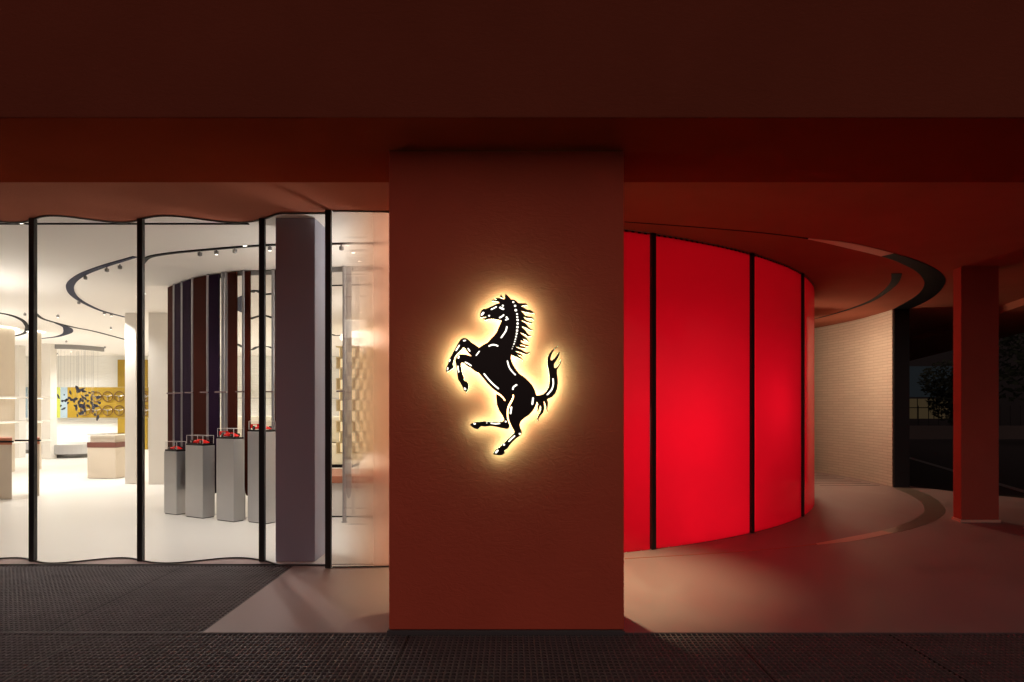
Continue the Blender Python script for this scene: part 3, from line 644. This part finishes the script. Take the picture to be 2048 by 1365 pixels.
for x in [349,365,386,416.5,446,453,487.5,546.5,689]:
    X, Y = topline(x); p = MB().cyl(X, Y, .02, CZ-.002, .024 if x != 689 else .028, 12).cyl(X, Y, .007, .02, .04, 12).build('pole', M['steel'], fs_, smooth=False)
    MB().box(X-.10, X+.02, Y-.05, Y-.03, 1.81, 1.83).build('bracket', M['chrome'], p)
rp = [topline(x) for x in range(337, 781, 12)]
rp = [(p[0], p[1]+.03) for p in rp]
MB().wall(rp, CZ-.07, CZ-.003, .03).build('head_rail', M['housing'], fs_)
MB().wall([(p[0], p[1]+.1) for p in rp[:20]], .007, .012, .02).build('floor_track', M['steel'], fs_)

# ------------------------------------------------------------ plinths with model cars
def car_parts(parent, L, wing):
    s_ = L/.30
    prof = [(-.150,.012),(-.152,.030),(-.125,.036),(-.085,.040),(-.050,.048),(-.020,.066),(.010,.070),(.040,.062),(.075,.050),(.110,.040),(.145,.022),(.152,.012)]
    pts = [(x*s_, z*s_*.86) for x, z in prof]
    mb = MB(); ws = [.020,.036,.050,.056,.054,.030,.028,.036,.054,.052,.042,.020]
    n = len(pts); vs = []
    for (x, z), wd in zip(pts, ws): vs += [(x,-wd*s_,.010*s_),(x,-wd*s_*.96,z*.62),(x,-wd*s_*.55,z),(x,wd*s_*.55,z),(x,wd*s_*.96,z*.62),(x,wd*s_,.010*s_)]
    fs = []
    for i in range(n-1):
        for k in range(5): fs.append((6*i+k,6*i+k+1,6*i+7+k,6*i+6+k))
        fs.append((6*i+5,6*i,6*i+6,6*i+11))
    fs += [tuple(range(6))[::-1], tuple(range(6*n-6,6*n))]
    mb.add(vs, fs)
    if wing: mb.box(-.160*s_,-.115*s_,-.055*s_,.055*s_,.066*s_,.074*s_).box(-.158*s_,-.118*s_,-.055*s_,-.047*s_,.02*s_,.067*s_).box(-.158*s_,-.118*s_,.047*s_,.055*s_,.02*s_,.067*s_)
    b = mb.build('body', M['redcar'], parent); 
    MB().box(.005*s_,.030*s_,-.026*s_,.026*s_,.058*s_,.0672*s_).build('windscreen', M['slot'], parent, bevel=.002)
    for wx in (-.095, .095):
        for sy in (-1, 1):
            w_ = MB(); n = 14; r = .024*s_
            vs = [(wx*s_+r*math.cos(2*PI*k/n), sy*.046*s_, r+r*math.sin(2*PI*k/n)) for k in range(n)] + [(wx*s_+r*math.cos(2*PI*k/n), sy*.064*s_, r+r*math.sin(2*PI*k/n)) for k in range(n)]
            w_.add(vs, [tuple(range(n)), tuple(range(n,2*n))[::-1]] + [(i,n+i,n+(i+1)%n,(i+1)%n) for i in range(n)])
            ty = w_.build('wheel', M['tyre'], parent)
            w2 = MB(); r2 = r*.62
            vs = [(wx*s_+r2*math.cos(2*PI*k/n), sy*.0642*s_, r+r2*math.sin(2*PI*k/n)) for k in range(n)] + [(wx*s_+r2*math.cos(2*PI*k/n), sy*.0665*s_, r+r2*math.sin(2*PI*k/n)) for k in range(n)]
            w2.add(vs, [tuple(range(n)), tuple(range(n,2*n))[::-1]] + [(i,n+i,n+(i+1)%n,(i+1)%n) for i in range(n)])
            w2.build('rim', M['chrome'], ty)
for i, (x, y, L, W, h, lab_) in enumerate([(-4.954,10.08,.30,.17,.943,'shortest'),(-4.418,9.75,.393,.20,1.047,'second shortest'),(-3.854,9.45,.368,.18,1.157,'second tallest'),(-3.35,9.29,.367,.18,1.263,'tallest')]):
    ang = math.radians(150); u = Vector((math.cos(ang), math.sin(ang))); v = Vector((.5, .866)); c0 = Vector((x, y)); cen = c0 + u*L/2 + v*W/2
    rz = math.radians(-30)
    t = thing('display_plinth', f'{lab_} brushed aluminium plinth in the row carrying red model cars', 'plinth', (cen.x, cen.y, .006), rz, 'aluminium plinths with model cars')
    MB().box(-L/2, L/2, -W/2, W/2, .012, h-.006).build('body', M['alu'], t, bevel=.003)
    MB().box(-L/2+.01, L/2-.01, -W/2+.01, W/2-.01, 0, .012).build('base', M['black'], t)
    ca = thing('display_case', f'small clear case over the model car on the {lab_} plinth', 'display case', (cen.x, cen.y, h+.001), rz, 'clear cases over model cars')
    MB().box(-L/2+.008, L/2-.008, -W/2+.008, W/2-.008, 0, .026).build('base', M['black'], ca, bevel=.002)
    gx, gy = L/2-.012, W/2-.012
    MB().box(-gx, gx, -gy, gy, .0265, .143).build('cover', M['case'], ca)
    e = MB(); r = .0022
    for sx_ in (-1,1):
        for sy in (-1,1): e.box(sx_*gx-r, sx_*gx+r, sy*gy-r, sy*gy+r, .0265, .143)
    for sy in (-1,1): e.box(-gx, gx, sy*gy-r, sy*gy+r, .142, .146)
    for sx_ in (-1,1): e.box(sx_*gx-r, sx_*gx+r, -gy, gy, .142, .146)
    e.build('edges', M['case_edge'], ca)
    cr_ = thing('model_car', ['red model sports car in the case on the shortest plinth','red model sports car on the second shortest plinth','red model racing car with rear wing on the second tallest plinth','red model racing car on the tallest plinth'][i], 'model car', (cen.x, cen.y, h+.0275), rz, 'red model cars')
    car_parts(cr_, L*.84, i >= 2)

# ------------------------------------------------------------ artwork on the back wall and the hanging pieces
YA = 25.85
art = thing('wall_artwork', 'long mustard relief panel with dark rings and coloured stripes on the rear wall', 'artwork', (0, YA, 0))
def ap(x0, x1, y0, y1, m, name, t=.06):
    a = PT(x0, y1, YA); b = PT(x1, y0, YA); MB().box(a.x, b.x, -t, 0, a.z, b.z).build(name, M[m], art)
ap(137,300,775,836,'mustard','panel'); ap(123,137,775,836,'skyblue','stripe'); ap(114,123,775,836,'lime','stripe'); ap(109,114,775,836,'taupe','stripe')
ap(237,296,720,774.5,'mustard','upright_panel',.05); ap(237,296,836.5,900,'mustard','upright_panel',.05)
ap(43,47,775,836,'taupe','stripe'); ap(47,51,775,836,'lime','stripe'); ap(51,56,775,836,'skyblue','stripe')  # stripes repeated as the wavy glass doubles the artwork
for cx, cy in [(193,794),(215.5,793.5),(238.5,793.5),(193,821.5),(215.5,821.5),(238.5,821.5),(171,821.5),(283,793.5),(283,821.5),(292,793.5),(292,821.5)]:  # rightmost rings repeat the artwork doubled by the wavy glass
    p = PT(cx, cy, YA-.1); r = .185
    rg = MB().tube([(r*math.cos(2*PI*k/28), 0, r*math.sin(2*PI*k/28)) for k in range(29)], .016, 6).build('ring', M['ring'], art, loc=(p.x, -.1, p.z))
    sp = MB()
    for a_ in (.3, 2.84, 4.71): sp.tube([(0,0,0),(r*.95*math.cos(a_),0,r*.95*math.sin(a_))], .012, 5)
    sp.cyl(0,0,-.03,.03,.035,8).build('spokes', M['chrome'], rg)
YH = 22.3
hs = thing('hanging_sculpture', 'dark shards hung on fine wires below a curved ceiling ring, before the mustard panel', 'sculpture', (0,YH,0))
cxh = (157-1024)/1365*YH; rr_ = 52/1365*YH
MB().ribbon([(cxh+rr_*math.cos(a_), 1.3*rr_*math.sin(a_)) for a_ in [PI*k/20+PI for k in range(21)]], [(cxh+(rr_-.09)*math.cos(a_), (1.3*rr_-.09)*math.sin(a_)) for a_ in [PI*k/20+PI for k in range(21)]], CZ-.14, CZ-.003).build('ring_canopy', M['housing'], hs)
rd = random.Random(5)
pts = [(117,793),(125,802),(129,790),(127,818),(122,812),(134,800),(136,806),(139,796),(141,785),(143,800),(148,802),(150,812),(153,817),(154,777),(157,783),(152,798),(158,805),(163,780),(168,783),(166,795),(171,798),(174,791),(176,803),(166,802),(180,786),(185,784),(176,812),(183,807),(187,815),(191,812),(168,815),(171,822),(163,812),(160,828),(155,832),(165,826),(186,823),(190,830),(196,795),(199,806),(183,799),(162,800),(169,808),(195,836)]
for i, (x, y) in enumerate(pts):
    Yh = rd.uniform(-.5,.5); p = PT(x, y, YH+Yh); n = rd.choice([4,5,6]); s_ = rd.uniform(.03,.075); an = rd.uniform(0,PI); el = rd.uniform(1.2,2.6)
    ol = []
    for k in range(n):
        a_ = 2*PI*k/n; q = rd.uniform(.5,1.1)*s_; X, Z = q*el*math.cos(a_), q*math.sin(a_); ol.append((X*math.cos(an)-Z*math.sin(an), X*math.sin(an)+Z*math.cos(an)))
    sh = MB().prism_y(ol, -.012, .012).build('shard', M['navy'], hs, loc=(p.x, Yh, p.z))
    sh.rotation_euler.z = rd.uniform(-.6,.6)
    if i % 2 == 0: MB().tube([(0,0,0),(0,0,CZ-.1-p.z)], .003, 4).build('wire', M['steel'], sh)

pf = thing('display_platform', 'low round brushed aluminium platform under the hanging sculpture', 'platform', ((157-1024)/1365*YH, YH-.2, .006))
MB().cyl(0,0,.13,.42,.93,48).build('drum', M['alu'], pf); MB().cyl(0,0,0,.13,.70,40).build('recessed_base', M['housing'], pf)
pf = thing('display_platform', 'second low round aluminium platform, left of the first black mullion', 'platform', ((72-1024)/1365*24, 24.0, .006))  # solid copy standing in for the image displaced by refraction
MB().cyl(0,0,.13,.42,.50,48).build('drum', M['alu'], pf); MB().cyl(0,0,0,.13,.4,40).build('recessed_base', M['housing'], pf)

# showcase in the middle of the shop
YV = 15.3
def showcase(x0, xc, x1, YV, ang, top, gl, label, name='showcase', body='cream', d=.9, band='brown_band', ray=False):
    c0 = Vector(((xc-1024)/1365*YV, YV)); t = thing(name, label, 'showcase', (c0.x, c0.y, .006), 0)
    a = math.radians(ang); u = Vector((-math.cos(a), math.sin(a))); v = c0.normalized() if ray else Vector((math.sin(a), math.cos(a)))
    rx = (x0-1024)/1365; L = (rx*c0.y - c0.x)/(u.x - rx*u.y); W = d
    def q(l_, w_): return tuple(u*l_ + v*w_)
    P = [q(0,0), q(0,W), q(L,W), q(L,0)]
    zb = top - gl - .115
    MB().prism(P, .01, zb).build('body', M[body], t, bevel=.004)
    P2 = [q(-.006,-.006), q(-.006,W+.006), q(L+.006,W+.006), q(L+.006,-.006)]
    b_ = MB().prism(P2, zb+.001, zb+.115).build('leather_band', M[band], t)
    if gl > 0:
        MB().prism([q(.004,.004), q(.004,W-.004), q(L-.004,W-.004), q(L-.004,.004)], zb+.116, top-.01).build('glass_top', M['case'], t)
        e = MB().prism(P2, top-.009, top)
        MB().wall([q(.0,.0), q(L,0)], top-.012, top, .012).wall([q(0,0), q(0,W)], top-.012, top, .012).build('rim', M['housing'], t)
        MB().prism([q(.04,.04), q(.04,W-.04), q(L-.04,W-.04), q(L-.04,.04)], zb+.117, zb+.27).build('lining', M['cream'], t)
    return t
showcase(175, 231, 0, 15.2, 4, 1.0, .19, 'cream showcase with brown leather band and glass top near the slim white column')
showcase(-60, 24, 0, 11.8, 2, 1.06, 0, 'cream counter with terracotta band at the left edge', 'sales_counter', d=.7, band='wood', ray=True)
showcase(64, 79, 0, 12.2, 2, 1.05, 0, 'narrow cream counter with terracotta band just right of the first mullion', 'sales_counter', d=.5, band='wood', ray=True)  # refracted double of the left counter, built as a solid
# dark stripe on the two counters
for t in [o for o in bpy.data.objects if o.name.startswith('sales_counter')]:
    b_ = [c_ for c_ in t.children if c_.name.startswith('leather_band')][0]
    xs = [v.co.x for v in b_.data.vertices]; ys = [v.co.y for v in b_.data.vertices]
    MB().box(min(xs)-.004, max(xs)+.006, min(ys)-.004, min(ys)+.03, .985, 1.015).build('dark_stripe', M['black'], b_)

# shelf towers
def tower(cx, Y, r, x1, label):
    X = (cx-1024)/1365*Y; t = thing('shelf_tower', label, 'shelves', (X, Y, .006)); rs = (x1-cx)/1365*Y
    MB().cyl(0,0,0,CZ-.012,r,32).build('core', M['cream'], t, smooth=False)
    for z in (1.82, 1.22, .72):
        sh = MB().cyl(0,0,z,z+.035,rs,36).build('shelf', M['white'], t)
        MB().cyl(0,0,z-.012,z-.002,r+.03,36).build('light_strip', M['shelf_light'], sh)
    MB().cyl(0,0,CZ-.028,CZ-.012,r+.085,40).build('cove_light', M['cove'], t)
tower(-28, 16.7, .575, 41, 'cream round shelf tower with glowing cove at the left edge')
tower(72, 17.6, .12, 101, 'slim shelf tower with glowing cove right of the first mullion')  # same tower again, modelled where refraction shows its repeat

# zone behind the orange pane: bench, shelving, oval ceiling light
bn = thing('display_bench', 'low white plinth with terracotta top behind the orange frosted pane', 'bench', (-2.0, 9.84, .006))
MB().box(-1.0, .9, .06, 1.2, .02, .50).build('plinth', M['white'], bn); MB().box(-1.0, .9, 0, 1.22, .501, .60).build('top_slab', M['wood'], bn, bevel=.004); MB().box(-1.0,.9,.05,1.2,0,.02).build('plinth_base', M['slot'], bn)
sh = thing('shelving_unit', 'glowing yellow shelving with brick-like compartments behind the frosted pane', 'shelves', (-5.0, 16, .006))
X0, X1 = (672-1024)/1365*16+5.0, (800-1024)/1365*16+5.0
MB().box(X0, X1, .3, .34, .5, 3.0).build('back_panel', M['shelf_glow'], sh)
f = MB(); 
for k in range(11): f.box(X0, X1, 0, .3, .5+k*.25, .53+k*.25)
for k in range(11):
    for j in range(9):
        x = X0 + (j + .5*(k%2))*.18
        if x < X1-.03 and k < 10: f.box(x, x+.03, .002, .299, .531+k*.25, .749+k*.25)
f.build('frame', M['shelf_frame'], sh)
ol = thing('ceiling_light', 'large oval glowing ceiling light behind the orange frosted pane', 'ceiling light', ((778-1024)/1365*20.5, 20.5, CZ-.03))
MB().add([(1.25*math.cos(2*PI*k/40), 3.1*math.sin(2*PI*k/40), -.006) for k in range(40)] + [(1.25*math.cos(2*PI*k/40), 3.1*math.sin(2*PI*k/40), .02) for k in range(40)],
         [tuple(range(40))[::-1], tuple(range(40,80))] + [(k,(k+1)%40,40+(k+1)%40,40+k) for k in range(40)]).build('diffuser', M['oval'], ol)
sf = thing('sofa', 'rounded cream sofa seen between the fins at the rear', 'sofa', ((515-1024)/1365*18, 18, .006))
MB().box(-1.4,2.6,0,.9,.08,.62).build('seat', M['cushion'], sf, bevel=.07); MB().box(-1.4,2.6,.55,.95,.63,1.35).build('backrest', M['cushion'], sf, bevel=.1); MB().box(-1.3,2.5,.05,.85,0,.08).build('plinth', M['slot'], sf)
sh2 = thing('wall_shelf', 'long white wall shelf seen between the fins above the sofa', 'shelf', ((515-1024)/1365*25.5, 25.5, 0))
MB().box(-2,6,0,.45,1.95,2.0).build('board', M['white'], sh2, bevel=.004); MB().box(-2,6,.02,.04,1.93,1.95).build('lip', M['steel'], sh2)

# ------------------------------------------------------------ lamps outside
# globes added in the red room to make bright patches on the glass
def backlight_globe(px, z, back, label, r=.13, m='globe'):
    # find the arc angle seen at this pixel column
    best = min((abs((arc(a)[0]/arc(a)[1])*1365+1024-px), a) for a in [k*.1 for k in range(150, 700)])[1]
    a = math.radians(best); X, Y = CX+(R-back)*math.sin(a), CY-(R-back)*math.cos(a)
    t = thing('floor_lamp', label, 'lamp', (X, Y, .006), 0, 'globe lamps behind the red glass')
    MB().cyl(0,0,0,.02,.14,24).cyl(0,0,.02,max(.03,z-r+.01),.012,10).build('stand', M['steel'], t)
    bm = bmesh.new(); bmesh.ops.create_uvsphere(bm, u_segments=24, v_segments=12, radius=r); me = bpy.data.meshes.new('globe'); bm.to_mesh(me); bm.free(); me.materials.append(M[m]); me.shade_smooth()
    g_ = bpy.data.objects.new('globe', me); COL.objects.link(g_); g_.parent = t; g_.location = (0,0,z)
backlight_globe(1395, 1.35, .85, 'globe floor lamp glowing behind the widest red glass panel', .17)
backlight_globe(1562, 1.60, .62, 'globe floor lamp glowing behind the second red glass panel', .11)
backlight_globe(1385, .28, .5, 'low globe lamp glowing near the foot of the widest red panel', .06)
backlight_globe(1470, .25, .5, 'low globe lamp glowing near the foot of the middle red mullion', .055)
backlight_globe(1230, 1.3, 1.0, 'globe lamp glowing behind the red panel next to the pillar', .12)
redl = ['downlight in the red room nearest the pillar', 'downlight in the red room behind the widest panel', 'downlight at the back left of the red room', 'downlight in the red room nearest the brick wall']
for i, (x, y, p) in enumerate([(1.2,9.3,900),(2.6,10.6,900),(0.2,11.5,600),(3.9,11.8,700)]):  # hidden lights added to backlight the red glass
    spot(x, y, 1, redl[i], p, extra=True, red=True)

def canopy_light(x, y, power, color, label, angle=150, blend=.8, z=CZ, rad=.05, kind='SPOT'):
    t = thing('downlight', label, 'downlight', (x, y, z), 0, 'recessed canopy downlights')
    MB().cyl(0,0,-.006,.0,.07,24).build('trim', M['housing'], t); MB().cyl(0,0,-.010,-.0065,.05,24).build('lens', M['lens'], t)
    if kind == 'POINT': MB().cyl(0,0,-.5,-.01,.006,8).cyl(0,0,-.62,-.49,.30,28,.05).build('pendant_rod', M['housing'], t)
    lamp('lamp', kind, (0,0,-.03 if kind == 'SPOT' else -.75), power, color, rad, t, (0,0,0), angle, blend)
canopy_light(0.38, 6.50, 680, (1, .80, .46), 'canopy downlight hidden behind the terracotta pillar', 70, 1.0)
canopy_light(5.95, 14.2, 140, (1, .72, .48), 'canopy lamp washing the pale brick wall', rad=.2, kind='POINT')  # unseen lamp added to light the brick wall and nearby floor
